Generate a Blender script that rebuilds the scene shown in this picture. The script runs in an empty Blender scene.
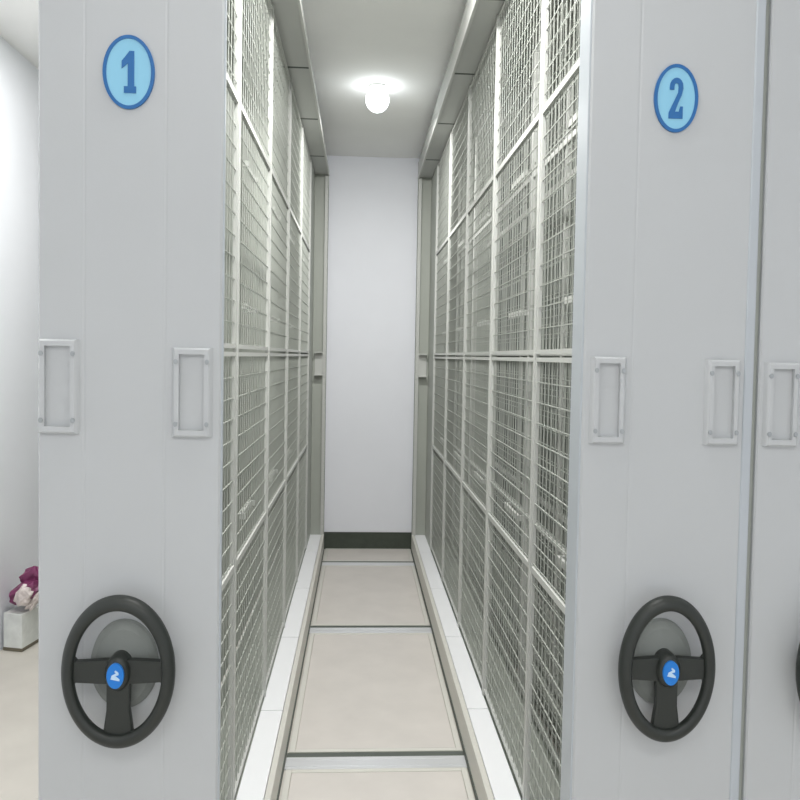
import bpy, bmesh, math
from mathutils import Vector, Matrix
from mathutils.geometry import tessellate_polygon

S = bpy.context.scene
COL = S.collection

# ------------------------------------------------------------------ camera
F = 784.0
H = 1.775
th = math.atan(45 / F); ph = math.atan(30 / F); ROLL = 0.018
fw = Vector((math.sin(th) * math.cos(ph), math.cos(th) * math.cos(ph), -math.sin(ph)))
rt = fw.cross(Vector((0, 0, 1))).normalized(); up = rt.cross(fw)
r2 = math.cos(ROLL) * rt + math.sin(ROLL) * up
u2 = -math.sin(ROLL) * rt + math.cos(ROLL) * up
cam = bpy.data.cameras.new('camera'); camo = bpy.data.objects.new('camera', cam); COL.objects.link(camo)
M3 = Matrix((r2, u2, -fw)).transposed()
camo.matrix_world = Matrix.Translation((0, 0, H)) @ M3.to_4x4()
cam.sensor_width = 36; cam.lens = F / 800 * 36
cam.shift_x = -(404.49 - 400) / 800; cam.shift_y = (386.81 - 400) / 800
cam.clip_start = 0.05; cam.clip_end = 100
S.camera = camo

# ------------------------------------------------------------------ light and exposure
S.view_settings.view_transform = 'Standard'; S.view_settings.look = 'None'
S.view_settings.gamma = 1; S.view_settings.use_curve_mapping = False
S.view_settings.exposure = 0.37
w = bpy.data.worlds.new('room_light'); S.world = w; w.use_nodes = True
w.node_tree.nodes['Background'].inputs[0].default_value = (0.93, 0.97, 1, 1)
w.node_tree.nodes['Background'].inputs[1].default_value = 0.8

def area(name, loc, sx, sy, power, rot=(0, 0, 0), col=(1, 0.99, 0.97)):
    l = bpy.data.lights.new(name, 'AREA'); l.shape = 'DISK' if sx == sy else 'RECTANGLE'; l.size = sx; l.size_y = sy
    l.energy = power; l.color = col
    o = bpy.data.objects.new(name, l); o.location = loc; o.rotation_euler = rot; COL.objects.link(o)
# unseen ceiling light of the front passage, behind and above the photographer
area('unseen_passage_light', (0.1, -0.9, 3.5), 2.6, 0.9, 27)
area('unseen_passage_light', (-1.15, 3.2, 3.55), 0.6, 3.0, 56)  # added light, out of view, brightens the left wall
area('unseen_passage_light', (1.95, 3.2, 3.55), 0.5, 3.0, 30)  # added fill for the dark right side, no lamp seen there
area('aisle_downlight', (0.089, 5.30, 3.39), 0.10, 0.10, 25, (math.radians(11), 0, 0))
area('aisle_fill_strip', (0.089, 2.45, 3.55), 0.14, 2.2, 62)  # added strip above the view, evens the light along the near aisle
GLOBE = 7.0

# ------------------------------------------------------------------ materials
def mat(name, col, rough=0.5, metal=0.0, bump=0.0, bscale=60, var=0.0, vscale=3.0, emit=None, estr=0, coat=0.0):
    m = bpy.data.materials.new(name); m.use_nodes = True
    nt = m.node_tree; b = nt.nodes['Principled BSDF']
    b.inputs['Base Color'].default_value = (*col, 1)
    b.inputs['Roughness'].default_value = rough; b.inputs['Metallic'].default_value = metal
    b.inputs['Coat Weight'].default_value = coat
    if emit:
        b.inputs['Emission Color'].default_value = (*emit, 1); b.inputs['Emission Strength'].default_value = estr
    tc = nt.nodes.new('ShaderNodeTexCoord')
    if var > 0:
        n = nt.nodes.new('ShaderNodeTexNoise'); n.inputs['Scale'].default_value = vscale; n.inputs['Detail'].default_value = 5
        nt.links.new(tc.outputs['Object'], n.inputs['Vector'])
        r = nt.nodes.new('ShaderNodeValToRGB')
        r.color_ramp.elements[0].position = 0.3; r.color_ramp.elements[1].position = 0.7
        r.color_ramp.elements[0].color = (*[c * (1 - var) for c in col], 1)
        r.color_ramp.elements[1].color = (*[min(1, c * (1 + var * 0.5)) for c in col], 1)
        nt.links.new(n.outputs['Fac'], r.inputs['Fac']); nt.links.new(r.outputs['Color'], b.inputs['Base Color'])
    if bump > 0:
        n = nt.nodes.new('ShaderNodeTexNoise'); n.inputs['Scale'].default_value = bscale; n.inputs['Detail'].default_value = 3
        nt.links.new(tc.outputs['Object'], n.inputs['Vector'])
        bp = nt.nodes.new('ShaderNodeBump'); bp.inputs['Strength'].default_value = bump; bp.inputs['Distance'].default_value = 0.002
        nt.links.new(n.outputs['Fac'], bp.inputs['Height']); nt.links.new(bp.outputs['Normal'], b.inputs['Normal'])
    return m

ENAMEL = mat('pale_grey_enamel', (0.525, 0.54, 0.545), 0.42, bump=0.05, bscale=180, var=0.02, vscale=2)
TRIM = mat('cool_grey_trim', (0.48, 0.515, 0.545), 0.4)
FRAME = mat('off_white_frame_paint', (0.56, 0.57, 0.545), 0.45)
WIRE = mat('off_white_wire', (0.41, 0.43, 0.395), 0.5)
BACK = mat('grey_green_steel', (0.40, 0.42, 0.38), 0.55, var=0.05)
SHADE_PANEL = mat('shade_darkened_panel', (0.16, 0.175, 0.155), 0.6, var=0.1)  # panel steel darkened: shade behind the mesh put into the colour
DARK = mat('dark_seal_rubber', (0.10, 0.115, 0.10), 0.7)
WALL = mat('white_wall_paint', (0.86, 0.875, 0.93), 0.85, bump=0.08, bscale=90, var=0.015)
CEIL = mat('ceiling_paint', (0.93, 0.93, 0.92), 0.9, var=0.02)
FLOORM = mat('passage_floor', (0.60, 0.57, 0.52), 0.4, var=0.06, vscale=4)
PANEL = mat('beige_floor_panel', (0.66, 0.625, 0.59), 0.45, var=0.06, vscale=5, bump=0.05)
EDGING = mat('pale_edging', (0.66, 0.65, 0.60), 0.45)
STEEL = mat('track_steel', (0.72, 0.73, 0.75), 0.3, metal=0.35)
BASEB = mat('dark_green_skirting', (0.055, 0.068, 0.052), 0.5, var=0.15, vscale=20)
WHITE = mat('white_base_cover', (0.88, 0.89, 0.91), 0.4)
RUBBER = mat('charcoal_plastic', (0.022, 0.026, 0.022), 0.42, bump=0.1, bscale=300)
GREYP = mat('grey_plastic', (0.21, 0.225, 0.21), 0.55)
BLUE = mat('badge_blue', (0.012, 0.135, 0.38), 0.4)
LBLUE = mat('badge_light_blue', (0.27, 0.59, 0.78), 0.4)
EMB = mat('emblem_blue', (0.01, 0.20, 0.66), 0.3)
EMBW = mat('emblem_white', (0.55, 0.72, 0.9), 0.3)
SCREW = mat('screw_steel', (0.38, 0.40, 0.41), 0.4, metal=0.4)
GLOW = mat('lit_lamp_glass', (1, 1, 1), 0.3, emit=(0.93, 0.98, 1.0), estr=GLOBE)
CARTON = mat('white_carton', (0.74, 0.76, 0.74), 0.6, var=0.12, vscale=14)
CARTON_EDGE = mat('brown_tape', (0.16, 0.14, 0.10), 0.6)
MAG = mat('magenta_film', (0.22, 0.045, 0.13), 0.35, var=0.35, vscale=22)
FILM = mat('white_film', (0.74, 0.66, 0.64), 0.3, var=0.2, vscale=25)

# ------------------------------------------------------------------ helpers
def box(bm, x0, x1, y0, y1, z0, z1):
    x0, x1 = min(x0, x1), max(x0, x1); y0, y1 = min(y0, y1), max(y0, y1); z0, z1 = min(z0, z1), max(z0, z1)
    v = [bm.verts.new(p) for p in ((x0, y0, z0), (x1, y0, z0), (x1, y1, z0), (x0, y1, z0),
                                   (x0, y0, z1), (x1, y0, z1), (x1, y1, z1), (x0, y1, z1))]
    for f in ((3, 2, 1, 0), (4, 5, 6, 7), (0, 1, 5, 4), (1, 2, 6, 5), (2, 3, 7, 6), (3, 0, 4, 7)):
        bm.faces.new([v[i] for i in f])

def prism(bm, pts, y0, y1):
    """outline in the xz plane (counter-clockwise seen from the front), between depths y0 (front) and y1"""
    a = [bm.verts.new((x, y0, z)) for x, z in pts]; b = [bm.verts.new((x, y1, z)) for x, z in pts]
    n = len(pts)
    for t in tessellate_polygon([[Vector((x, z, 0)) for x, z in pts]]):
        bm.faces.new([a[k] for k in t]); bm.faces.new([b[k] for k in reversed(t)])
    for i in range(n):
        bm.faces.new((a[(i + 1) % n], a[i], b[i], b[(i + 1) % n]))

def obj(name, bm, m, parent=None, bevel=0, smooth=False, seg=2):
    bmesh.ops.recalc_face_normals(bm, faces=bm.faces)
    me = bpy.data.meshes.new(name); bm.to_mesh(me); bm.free()
    me.materials.append(m)
    if smooth:
        for p in me.polygons: p.use_smooth = True
    o = bpy.data.objects.new(name, me); COL.objects.link(o)
    if parent: o.parent = parent
    if bevel:
        md = o.modifiers.new('bevel', 'BEVEL'); md.width = bevel; md.segments = seg; md.limit_method = 'ANGLE'
        md.harden_normals = False
    return o

def boxo(name, dims, m, parent=None, bevel=0):
    bm = bmesh.new(); box(bm, *dims); return obj(name, bm, m, parent, bevel)

def tag(o, label=None, cat=None, group=None, kind=None):
    if label: o['label'] = label
    if cat: o['category'] = cat
    if group: o['group'] = group
    if kind: o['kind'] = kind
    return o

def empty(name, loc):
    o = bpy.data.objects.new(name, None); o.location = loc; COL.objects.link(o); return o

def copy_tree(o, parent=None):
    c = o.copy(); COL.objects.link(c)
    if parent: c.parent = parent
    for ch in list(o.children): copy_tree(ch, c)
    return c

def ellipse(bm, cx, cz, rx, rz, y0, y1, n=64):
    prism(bm, [(cx + rx * math.cos(2 * math.pi * i / n), cz + rz * math.sin(2 * math.pi * i / n)) for i in range(n)], y0, y1)

def ring(bm, cx, cz, rx, rz, t, y0, y1, n=72):
    o0, i0, o1, i1 = [], [], [], []
    for i in range(n):
        c, s = math.cos(2 * math.pi * i / n), math.sin(2 * math.pi * i / n)
        o0.append(bm.verts.new((cx + rx * c, y0, cz + rz * s))); i0.append(bm.verts.new((cx + (rx - t) * c, y0, cz + (rz - t) * s)))
        o1.append(bm.verts.new((cx + rx * c, y1, cz + rz * s))); i1.append(bm.verts.new((cx + (rx - t) * c, y1, cz + (rz - t) * s)))
    for i in range(n):
        j = (i + 1) % n
        bm.faces.new((o0[i], o0[j], i0[j], i0[i])); bm.faces.new((o1[j], o1[i], i1[i], i1[j]))
        bm.faces.new((o0[j], o0[i], o1[i], o1[j])); bm.faces.new((i0[i], i0[j], i1[j], i1[i]))

# ------------------------------------------------------------------ setting
LW, RW, YB, YF, CH = -2.09, 2.6, 7.17, -3.0, 3.575
def struct(name, dims, m):
    return tag(boxo(name, dims, m), kind='structure')
struct('floor', (LW - .1, RW + .1, YF, YB + .1, -0.12, 0), FLOORM)
struct('ceiling', (LW - .1, RW + .1, YF, YB + .1, CH, CH + .1), CEIL)
struct('wall_back', (LW - .1, RW + .1, YB, YB + .1, 0, CH), WALL)
struct('wall_left', (LW - .1, LW, YF, YB, 0, CH), WALL)
struct('wall_right', (RW, RW + .1, YF, YB, 0, CH), WALL)
bm = bmesh.new(); box(bm, LW, RW, YB - .015, YB, 0, .142); box(bm, LW, RW, YB - .009, YB, .142, .156)
tag(obj('baseboard_back', bm, BASEB), kind='structure')

# ------------------------------------------------------------------ aisle floor: tracks and panels
TRY = [1.72, 3.37, 5.02, 6.64]
TL = ['metal track crossing the aisle floor just ahead of the two front wheels',
      'metal track crossing the aisle floor, at the near edge of the foreground floor panel',
      'pale metal track crossing the aisle floor, second from the back wall',
      'thin looking metal track crossing the aisle floor nearest the back wall']
for y, lb in zip(TRY, TL):
    t = empty('floor_track', (0.1, y, 0)); tag(t, lb, 'floor track', 'tracks across the aisle floor')
    bm = bmesh.new(); box(bm, -.395, .395, -.065, .035, 0.001, .006); box(bm, -.395, .395, -.045, -.040, .006, .008); box(bm, -.395, .395, .01, .015, .006, .008)
    obj('rail', bm, STEEL, t, .002)
    boxo('track_groove', (-.395, .395, .035, .076, 0.001, .004), DARK, t)
PL = ['beige floor panel at the near end of the aisle between the two wheels',
      'large beige floor panel in the foreground of the aisle',
      'beige floor panel in the middle of the aisle between the two visible tracks',
      'narrow beige strip of floor panel at the foot of the dark skirting']
edges = [(1.797, 3.304), (3.447, 4.954), (5.097, 6.574), (6.717, 7.155)]
for (a, b), lb in zip(edges, PL):
    t = empty('floor_panel', (0.1, (a + b) / 2, 0)); tag(t, lb, 'floor panel', 'beige panels of the aisle floor')
    L = (b - a) / 2
    boxo('panel_board', (-.36, .36, -L + .03, L - .03, .001, .006), PANEL, t, .002)
    bm = bmesh.new()
    box(bm, -.388, -.362, -L + .002, L - .002, .001, .007); box(bm, .362, .388, -L + .002, L - .002, .001, .007)
    box(bm, -.362, .362, -L + .002, -L + .028, .001, .007); box(bm, -.362, .362, L - .028, L - .002, .001, .007)
    obj('edging', bm, EDGING, t, .002)

# ------------------------------------------------------------------ mesh doors
BAY = 0.944; Y0 = 1.79; NB = 5
UY = [Y0 + BAY * i for i in range(NB + 1)]
def door(h, zc):
    """one mesh door standing on its lower hinge corner, spanning one bay"""
    w_ = BAY - .028
    bm = bmesh.new(); t = .015; d = .006
    box(bm, -d, d, 0, t, 0, h); box(bm, -d, d, w_ - t, w_, 0, h)
    box(bm, -d, d, t, w_ - t, 0, t); box(bm, -d, d, t, w_ - t, h - t, h)
    f = obj('mesh_door', bm, FRAME)
    boxo('cross_bar', (-.008, .008, t, w_ - t, zc - .011, zc + .011), FRAME, f)
    bm = bmesh.new(); r = .0014
    n = 17
    for i in range(1, n):
        y = t + (w_ - 2 * t) * i / n; box(bm, -r, r, y - r, y + r, t, h - t)
    n = int(round((h - 2 * t) / .072)); r = .0017
    for i in range(1, n):
        z = t + (h - 2 * t) * i / n; box(bm, -r, r, t, w_ - t, z - r, z + r)
    obj('wire_grid', bm, WIRE, f)
    return f
ZL, ZM, ZT = .185, 1.785, 3.36
lowD = door(ZM - .004 - ZL, 1.035 - ZL); upD = door(ZT - ZM - .008, 2.63 - ZM - .008)
first = {'l': lowD, 'u': upD}; used = {'l': False, 'u': False}
def put_door(kind, parent, loc):
    o = first[kind]
    if used[kind]:
        o = copy_tree(o)
    used[kind] = True
    o.parent = parent; o.location = loc
    return o
# upright prototype
bm = bmesh.new(); box(bm, -.009, .009, -.012, .012, .16, 3.37)
POST = obj('upright_post', bm, FRAME, None, .002); post_used = [False]
bm = bmesh.new(); box(bm, -.006, .006, -.15, .15, -.011, .011); box(bm, -.006, .02, -.15, -.135, -.011, .011); box(bm, -.006, .02, .135, .15, -.011, .011)
BRACE = obj('cross_brace', bm, FRAME); brace_used = [False]
def put(proto, flag, parent, loc):
    o = proto if not flag[0] else proto.copy()
    if flag[0]: COL.objects.link(o)
    flag[0] = True
    o.parent = parent; o.location = loc
    return o

def mesh_side(u, x, sgn, braces=True):
    """a full side of mesh doors at local x; sgn = outward direction"""
    for i in range(NB):
        put_door('l', u, (x, UY[i] + .014, ZL)); put_door('u', u, (x, UY[i] + .014, ZM + .008))
        if braces:
            for z in (1.12, 1.965, 2.53): put(BRACE, brace_used, u, (x - sgn * .04, UY[i] + BAY * .62, z))
    for y in UY: put(POST, post_used, u, (x + sgn * .002, y, 0))

# ------------------------------------------------------------------ numerals (outlines in a unit box, z up)
ONE = [(-.16, -.50), (.26, -.50), (.26, -.34), (.19, -.34), (.19, .5), (.03, .5), (-.12, .36), (-.24, .26), (-.24, .08), (-.12, .15), (-.03, .21), (-.03, -.34), (-.16, -.34)]
def two():
    o = []
    o += [(-.30, -.5), (.28, -.5), (.28, -.2), (.17, -.2), (.12, -.33), (-.04, -.33)]
    o += [(.08, -.12), (.22, .08), (.28, .24)]
    for k in range(1, 8):
        a = math.pi * k / 8; o.append((.0 + .28 * math.cos(a), .28 + .22 * math.sin(a)))
    o += [(-.28, .28), (-.28, .20), (-.09, .20), (-.09, .27)]
    for k in range(1, 6):
        a = math.pi - math.pi * k / 6; o.append((.0 + .085 * math.cos(a), .29 + .08 * math.sin(a)))
    o += [(.085, .27), (.07, .14), (-.06, -.04), (-.22, -.25), (-.30, -.36)]
    return o

# ------------------------------------------------------------------ parts of the front
FY = 1.70
def badge(u, cx, cz, rx, rz, pts, w_, h_):
    bm = bmesh.new(); ellipse(bm, cx, cz, rx - .002, rz - .002, FY - .003, FY + .001)
    b = obj('number_badge', bm, LBLUE, u); b['label'] = 'light blue oval badge'
    bm = bmesh.new(); ring(bm, cx, cz, rx, rz, .0072, FY - .0045, FY)
    obj('badge_rim', bm, BLUE, b)
    bm = bmesh.new(); prism(bm, [(cx + p[0] * w_, cz + p[1] * h_) for p in pts], FY - .0045, FY - .0025)
    obj('numeral', bm, BLUE, b)

def handle(u, x, z0, z1, w_):
    """flat pull plate with a hollow grip pocket and four screws; x = centre"""
    bm = bmesh.new(); h = w_ / 2; y0 = FY - .013
    t = .0125
    o = [(x - h, z0), (x + h, z0), (x + h, z1), (x - h, z1)]
    i_ = [(x - h + t, z0 + .015), (x + h - t, z0 + .015), (x + h - t, z1 - .014), (x - h + t, z1 - .014)]
    def loop(pts, y): return [bm.verts.new((p[0], y, p[1])) for p in pts]
    ob = loop([(p[0] + (.005 if p[0] < x else -.005) * -1, p[1]) for p in o], FY + .001)
    of = loop([(p[0] * 1.0, p[1]) for p in o], y0 + .004)
    of2 = loop([(p[0] + (.004 if p[0] < x else -.004), p[1] + (.004 if p[1] < (z0 + z1) / 2 else -.004)) for p in o], y0)
    fi = loop(i_, y0); bi = loop(i_, FY - .002)
    for A, B in ((ob, of), (of, of2), (of2, fi), (fi, bi)):
        for k in range(4):
            j = (k + 1) % 4; bm.faces.new((A[k], A[j], B[j], B[k]))
    bm.faces.new(bi)
    hd = obj('pull_handle', bm, ENAMEL, u)
    for sx in (-1, 1):
        for z in (z0 + .028, z1 - .03):
            bm = bmesh.new(); ellipse(bm, x + sx * (h - .0062), z, .0042, .0055, y0 - .003, y0 + .002, 16)
            obj('screw', bm, SCREW, hd)

def wheel(u, cx, cz, rx, rz, yw):
    # rim: an oval ring with a rounded, slightly dished section
    bm = bmesh.new(); n = 80; m = 14
    rows = []
    for i in range(n):
        a = 2 * math.pi * i / n; row = []
        for j in range(m):
            b = 2 * math.pi * j / m
            rr = .0135 * math.cos(b); yy = .016 * math.sin(b)
            sq = 1.0
            row.append(bm.verts.new((cx + (rx - .0135 + rr) * math.cos(a), yw + yy + .25 * rr, cz + (rz - .016 + rr * 1.2) * math.sin(a))))
        rows.append(row)
    for i in range(n):
        for j in range(m):
            bm.faces.new((rows[i][j], rows[(i + 1) % n][j], rows[(i + 1) % n][(j + 1) % m], rows[i][(j + 1) % m]))
    wl = obj('hand_wheel', bm, RUBBER, u, smooth=True)
    # side spokes and lower spoke
    for s in (-1, 1):
        bm = bmesh.new()
        pts = [(cx, cz - .024), (cx + s * .03, cz - .024), (cx + s * (rx - .03), cz - .021), (cx + s * (rx - .018), cz - .040), (cx + s * (rx - .010), cz - .040),
               (cx + s * (rx - .010), cz + .040), (cx + s * (rx - .018), cz + .038), (cx + s * (rx - .03), cz + .023), (cx + s * .03, cz + .026), (cx, cz + .026)]
        prism(bm, pts if s > 0 else pts[::-1], yw - .004, yw + .014)
        obj('spoke', bm, RUBBER, wl, .004)
    bm = bmesh.new()
    pts = [(cx - .024, cz), (cx - .024, cz - .08), (cx - .032, cz - rz + .025), (cx - .05, cz - rz + .018), (cx + .05, cz - rz + .018), (cx + .032, cz - rz + .025), (cx + .024, cz - .08), (cx + .024, cz)]
    prism(bm, pts, yw - .004, yw + .014)
    obj('spoke', bm, RUBBER, wl, .004)
    # hub: domed cap in front, axle boss behind
    bm = bmesh.new(); prof = [(.031, .045), (.031, .0), (.029, -.010), (.024, -.016), (.012, -.019)]
    n = 40; rs = []
    for r, dy in prof:
        rs.append([bm.verts.new((cx + r * .86 * math.cos(2 * math.pi * i / n), yw + dy, cz + r * 1.25 * math.sin(2 * math.pi * i / n))) for i in range(n)])
    for a, b in zip(rs, rs[1:]):
        for i in range(n): bm.faces.new((a[i], a[(i + 1) % n], b[(i + 1) % n], b[i]))
    bm.faces.new(rs[-1]); bm.faces.new(rs[0][::-1])
    obj('hub', bm, RUBBER, wl, smooth=True)
    bm = bmesh.new(); ellipse(bm, cx, cz, .0175, .0265, yw - .0225, yw - .012, 40)
    e = obj('emblem', bm, EMB, wl, .001); e['label'] = 'blue oval emblem with a pale zigzag mark'
    bm = bmesh.new()
    Z = [(-.009, -.006), (.0095, -.010), (.0095, -.006), (.001, .001), (.0075, .003), (.0075, .0075), (.001, .013), (-.001, .010), (.002, .0065), (-.0065, .002)]
    prism(bm, [(cx + a, cz + b) for a, b in Z], yw - .0235, yw - .020)
    obj('emblem_mark', bm, EMBW, wl)
    # conical base flange on the panel with the axle
    bm = bmesh.new(); n = 56; rs = []
    for rX, rZ, y in ((.072, .098, FY), (.070, .095, FY - .010), (.058, .080, FY - .018), (.030, .042, FY - .024), (.022, .030, FY - .028), (.020, .028, yw + .013)):
        rs.append([bm.verts.new((cx + rX * math.cos(2 * math.pi * i / n), y, cz + rZ * math.sin(2 * math.pi * i / n))) for i in range(n)])
    for a, b in zip(rs, rs[1:]):
        for i in range(n): bm.faces.new((a[i], a[(i + 1) % n], b[(i + 1) % n], b[i]))
    bm.faces.new(rs[-1]); bm.faces.new(rs[0][::-1])
    obj('axle_flange', bm, GREYP, u, smooth=False)
    return wl

def end_panel(u, x0, x1, seams, dp=.088):
    """folded sheet with shallow raised / recessed bands, x0..x1, front at FY"""
    g = .0007
    pts = [(x0, FY + dp), (x0, FY + .004), (x0 + .004, FY)]
    for s in seams: pts += [(s - .004, FY), (s, FY + g), (s + .004, FY)]
    pts += [(x1 - .004, FY), (x1, FY + .004), (x1, FY + dp)]
    bm = bmesh.new()
    a = [bm.verts.new((x, y, .03)) for x, y in pts]; b = [bm.verts.new((x, y, 3.44)) for x, y in pts]
    n = len(pts)
    for i in range(n):
        j = (i + 1) % n; bm.faces.new((a[i], a[j], b[j], b[i]))
    bm.faces.new(a[::-1]); bm.faces.new(b)
    return obj('end_panel', bm, ENAMEL, u)

# ------------------------------------------------------------------ shelving units
YE = 7.05
def unit(label, x0, x1, seams, aisle, meshL, meshR, fascia, Y0=Y0, dp=.088):
    """x0..x1 outer width; aisle = side that faces the open aisle (-1 left, +1 right, 0 none)"""
    u = empty('mobile_shelving_unit', (0, 0, 0))
    xc = (x0 + x1) / 2
    u.location = (xc, FY, 0)
    def fix(o): return o
    tag(u, label, 'shelving unit', 'mobile shelving units')
    end_panel(u, x0, x1, seams, dp)
    # board at the wall end
    boxo('rear_panel', (x0 + .004, x1 - .004, YE, YE + .06, .03, 3.42), BACK, u)
    # frame above and below
    boxo('top_panel', (x0 + .004, x1 - .004, Y0, YE, 3.395, 3.43), BACK, u)
    boxo('base_frame', (x0 + .03, x1 - .03, Y0, YE, .03, .145), BACK, u)
    if meshL is not None: mesh_side(u, meshL, -1, aisle == -1)
    if meshR is not None: mesh_side(u, meshR, 1, aisle == 1)
    if aisle:
        xe = x0 if aisle < 0 else x1; xm = meshL if aisle < 0 else meshR; s = aisle
        # canopy underside panels and fascia
        ys = [Y0] + [y - .16 for y in UY[1:]] + [YE]
        ys = [Y0, 2.60, 3.53, 4.46, 5.41, 6.40, YE]
        for a, b in zip(ys, ys[1:]):
            bm = bmesh.new(); box(bm, xm - s * .05, xe - s * .012, a + .006, b - .006, 3.375, 3.386)
            obj('canopy_panel', bm, BACKC, u, .002)
        for a in ys[1:-1]: boxo('canopy_joint', (xm - s * .02, xe - s * .012, a - .009, a + .009, 3.373, 3.386), DARK, u)
        bm = bmesh.new(); box(bm, xm - s * .05, xe - s * .006, Y0, YE, 3.388, 3.394)
        obj('canopy_backing', bm, DARK, u)
        bm = bmesh.new(); box(bm, xe - s * .010, xe, Y0, YE, 3.368, 3.368 + fascia)
        obj('fascia', bm, BACKC, u, .002)
        boxo('fascia_lip', (xe - s * .012, xe + s * .003, Y0, YE, 3.362, 3.374), FRAME, u, .002)
        # base covers
        for a, b in zip(ys, ys[1:]):
            boxo('base_cover', (xm + s * .006, xe - s * .028, a + .003, b - .003, .146, .160), WHITE, u, .002)
        bm = bmesh.new(); box(bm, xe - s * .026, xe - s * .002, Y0, YE, .03, .161)
        obj('base_edging', bm, EDGING, u, .003)
        boxo('base_seal', (xe - s * .008, xe + s * .002, Y0, YE, .010, .034), DARK, u)
        # filler between the last door and the wall
        boxo('filler_panel', (xm - s * .010, xm + s * .008, UY[-1] + .02, YE, .16, 3.37), BACK, u)
        # upright slotted strip at the aisle edge of the wall end
        bm = bmesh.new(); box(bm, xe - s * .034, xe - s * .022, YE - .03, YE, .161, 3.368); box(bm, xe - s * .022, xe - s * .006, YE - .012, YE - .006, .161, 3.368)
        z = .2
        while z < 3.33:
            box(bm, xe - s * .022, xe - s * .006, YE - .02, YE - .012, z, z + .045); z += .06
        obj('slotted_strip', bm, FRAME, u)
        boxo('edge_seal', (xe - s * .022, xe - s * .004, YE - .005, YE, .161, 3.368), DARK, u)
        # stop bracket on the wall-end board
        bm = bmesh.new(); c0 = xe - s * .035; c1 = xe - s * .105
        box(bm, c0, c1, YE - .012, YE, 1.60, 1.80)
        box(bm, c0, c1, YE - .07, YE - .012, 1.796, 1.806)
        box(bm, c0, c1, YE - .07, YE - .012, 1.596, 1.606)
        obj('stop_bracket', bm, FRAME, u)
    # children were made in world positions: shift them to the unit's base
    for ch in u.children:
        ch.location = ch.location - Vector(u.location)
    return u
BACKC = mat('canopy_grey', (0.50, 0.51, 0.49), 0.5, var=0.03)

def dress(u, fn):
    before = set(u.children); fn(); 
    for ch in u.children:
        if ch not in before: ch.location = ch.location - Vector(u.location)

# unit 1 (left of the aisle)
U1 = unit('tall pale grey mesh shelving unit numbered 1, left of the aisle', -.680, -.297, [-.584, -.415], 1, None, -.430, .05, FY + .02, .02)
def d1():
    boxo('side_panel', (-.668, -.655, FY + .02, YE, .16, 3.39), BACK, U1)
    badge(U1, -.493, 2.3605, .0535, .0765, ONE, .060, .087)
    handle(U1, -.636, 1.600, 1.799, .078); handle(U1, -.357, 1.595, 1.786, .078)
    wheel(U1, -.496, 1.103, .1175, .163, 1.652)
    boxo('corner_trim', (-.302, -.294, FY + .006, FY + .02, .04, 3.36), TRIM, U1, .002)
dress(U1, d1)
# unit 2 (right of the aisle)
U2 = unit('tall pale grey mesh shelving unit numbered 2, right of the aisle', .492, .874, [.600], -1, .622, .800, .14)
def d2():
    badge(U2, .6795, 2.349, .0490, .0735, two(), .054, .088)
    handle(U2, .547, 1.592, 1.783, .072); handle(U2, .805, 1.592, 1.781, .072)
    wheel(U2, .681, 1.103, .1075, .162, 1.652)
    boxo('corner_trim', (.488, .498, FY + .006, FY + .088, .04, 3.36), TRIM, U2, .002)
    boxo('edge_trim', (.854, .8755, FY - .003, FY + .02, .04, 3.43), TRIM, U2, .003)
dress(U2, d2)
# unit 3 (right edge, mostly out of the picture)
U3 = unit('pale grey shelving unit at the right edge, beyond the unit numbered 2', .889, 1.270, [1.0], 0, .96, None, .05)
def d3():
    handle(U3, .940, 1.590, 1.777, .072); handle(U3, 1.210, 1.590, 1.777, .072)
    wheel(U3, 1.082, 1.10, .1075, .162, 1.652)
    boxo('edge_seal', (.8775, .889, FY + .012, FY + .06, .04, 3.43), BACK, U3)
    boxo('side_panel', (1.245, 1.258, Y0, YE, .16, 3.39), SHADE_PANEL, U3)  # unseen panel added to keep the view through the mesh dark
dress(U3, d3)

# ------------------------------------------------------------------ ceiling lamps
def lamp(label, x, y):
    t = empty('ceiling_lamp', (x, y, CH)); tag(t, label, 'ceiling light', 'round ceiling lamps above the aisle')
    bm = bmesh.new(); n = 40; rs = []
    for r, z in ((.06, 0), (.06, -.010), (.055, -.014), (.04, -.015)):
        rs.append([bm.verts.new((r * math.cos(2 * math.pi * i / n), r * math.sin(2 * math.pi * i / n), z)) for i in range(n)])
    for a, b in zip(rs, rs[1:]):
        for i in range(n): bm.faces.new((a[i], a[(i + 1) % n], b[(i + 1) % n], b[i]))
    bm.faces.new(rs[-1]); bm.faces.new(rs[0])
    obj('mount_ring', bm, FRAME, t, smooth=False)
    bm = bmesh.new(); bmesh.ops.create_uvsphere(bm, u_segments=32, v_segments=20, radius=1)
    bmesh.ops.scale(bm, vec=(.078, .078, .082), verts=bm.verts); bmesh.ops.translate(bm, vec=(0, 0, -.092), verts=bm.verts)
    obj('glass_globe', bm, GLOW, t, smooth=True)
lamp('glowing round white ceiling lamp above the aisle near the back wall', .089, 5.30)

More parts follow.
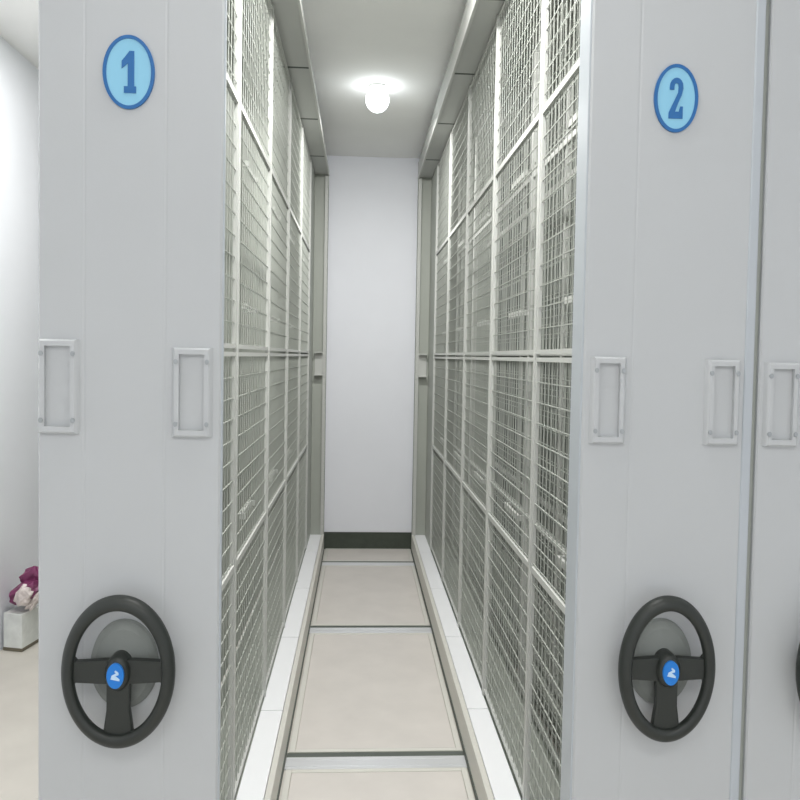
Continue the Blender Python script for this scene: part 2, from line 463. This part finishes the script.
# ------------------------------------------------------------------ packages by the left wall
t = empty('carton', (-1.985, 4.76, 0)); tag(t, 'small white carton standing on the floor against the left wall, under a magenta packet', 'carton')
A = [(.03, -.10), (.07, .12), (-.05, .15), (-.09, -.07)]
bm = bmesh.new()
a = [bm.verts.new((x, y, 0.001)) for x, y in A]; b = [bm.verts.new((x * 1.0, y, .225)) for x, y in A]
for i in range(4): bm.faces.new((a[i], a[(i + 1) % 4], b[(i + 1) % 4], b[i]))
bm.faces.new(a[::-1]); bm.faces.new(b)
obj('carton_body', bm, CARTON, t, .004)
bm = bmesh.new()
for (x, y), (x2, y2) in ((A[0], A[1]), (A[3], A[0])):
    dx, dy = x2 - x, y2 - y; L = math.hypot(dx, dy); nx, ny = dy / L * .0015, -dx / L * .0015
    for z0, z1 in ((.003, .022),):
        v = [bm.verts.new(p) for p in ((x + nx, y + ny, z0), (x2 + nx, y2 + ny, z0), (x2 + nx, y2 + ny, z1), (x + nx, y + ny, z1))]
        q = [bm.verts.new((p.co.x - nx * .9, p.co.y - ny * .9, p.co.z)) for p in v]
        bm.faces.new(v); bm.faces.new(q[::-1])
        for i in range(4): bm.faces.new((v[(i + 1) % 4], v[i], q[i], q[(i + 1) % 4]))
obj('base_tape', bm, CARTON_EDGE, t)
# packet: a crumpled pillow of film leaning on the carton top
t = empty('packet', (-1.955, 4.74, .230)); tag(t, 'crumpled magenta and white film packet lying on top of the small white carton', 'packet')
def crumple(name, m, cx, cy, cz, sx, sy, sz, rot, seed, parent):
    bm = bmesh.new(); bmesh.ops.create_icosphere(bm, subdivisions=3, radius=1)
    from mathutils import noise
    for v in bm.verts:
        d = noise.noise(v.co * 2.1 + Vector((seed, 0, 0)))
        k = max(abs(v.co.x), abs(v.co.y), abs(v.co.z)) ** -.55
        v.co = v.co * (1 + .3 * d) * k
    bmesh.ops.scale(bm, vec=(sx, sy, sz), verts=bm.verts)
    bmesh.ops.rotate(bm, matrix=Matrix.Rotation(rot[1], 3, 'Y') @ Matrix.Rotation(rot[0], 3, 'X'), verts=bm.verts)
    bmesh.ops.translate(bm, vec=(cx, cy, cz), verts=bm.verts)
    return obj(name, bm, m, parent)
bd = crumple('packet_body', MAG, -.01, .0, .105, .10, .07, .055, (.1, -.5), 3.1, t)
crumple('packet_flap', MAG, .02, .02, .195, .065, .03, .05, (.2, -.7), 8.4, t)
pw = crumple('packet_patch', FILM, .002, -.062, .10, .042, .03, .06, (.1, .55), 5.2, t); pw['label'] = 'white patch of film'
pw = crumple('packet_wrap', FILM, .045, .0, .06, .022, .05, .07, (.1, .6), 1.2, t); pw['label'] = 'clear whitish film edge'
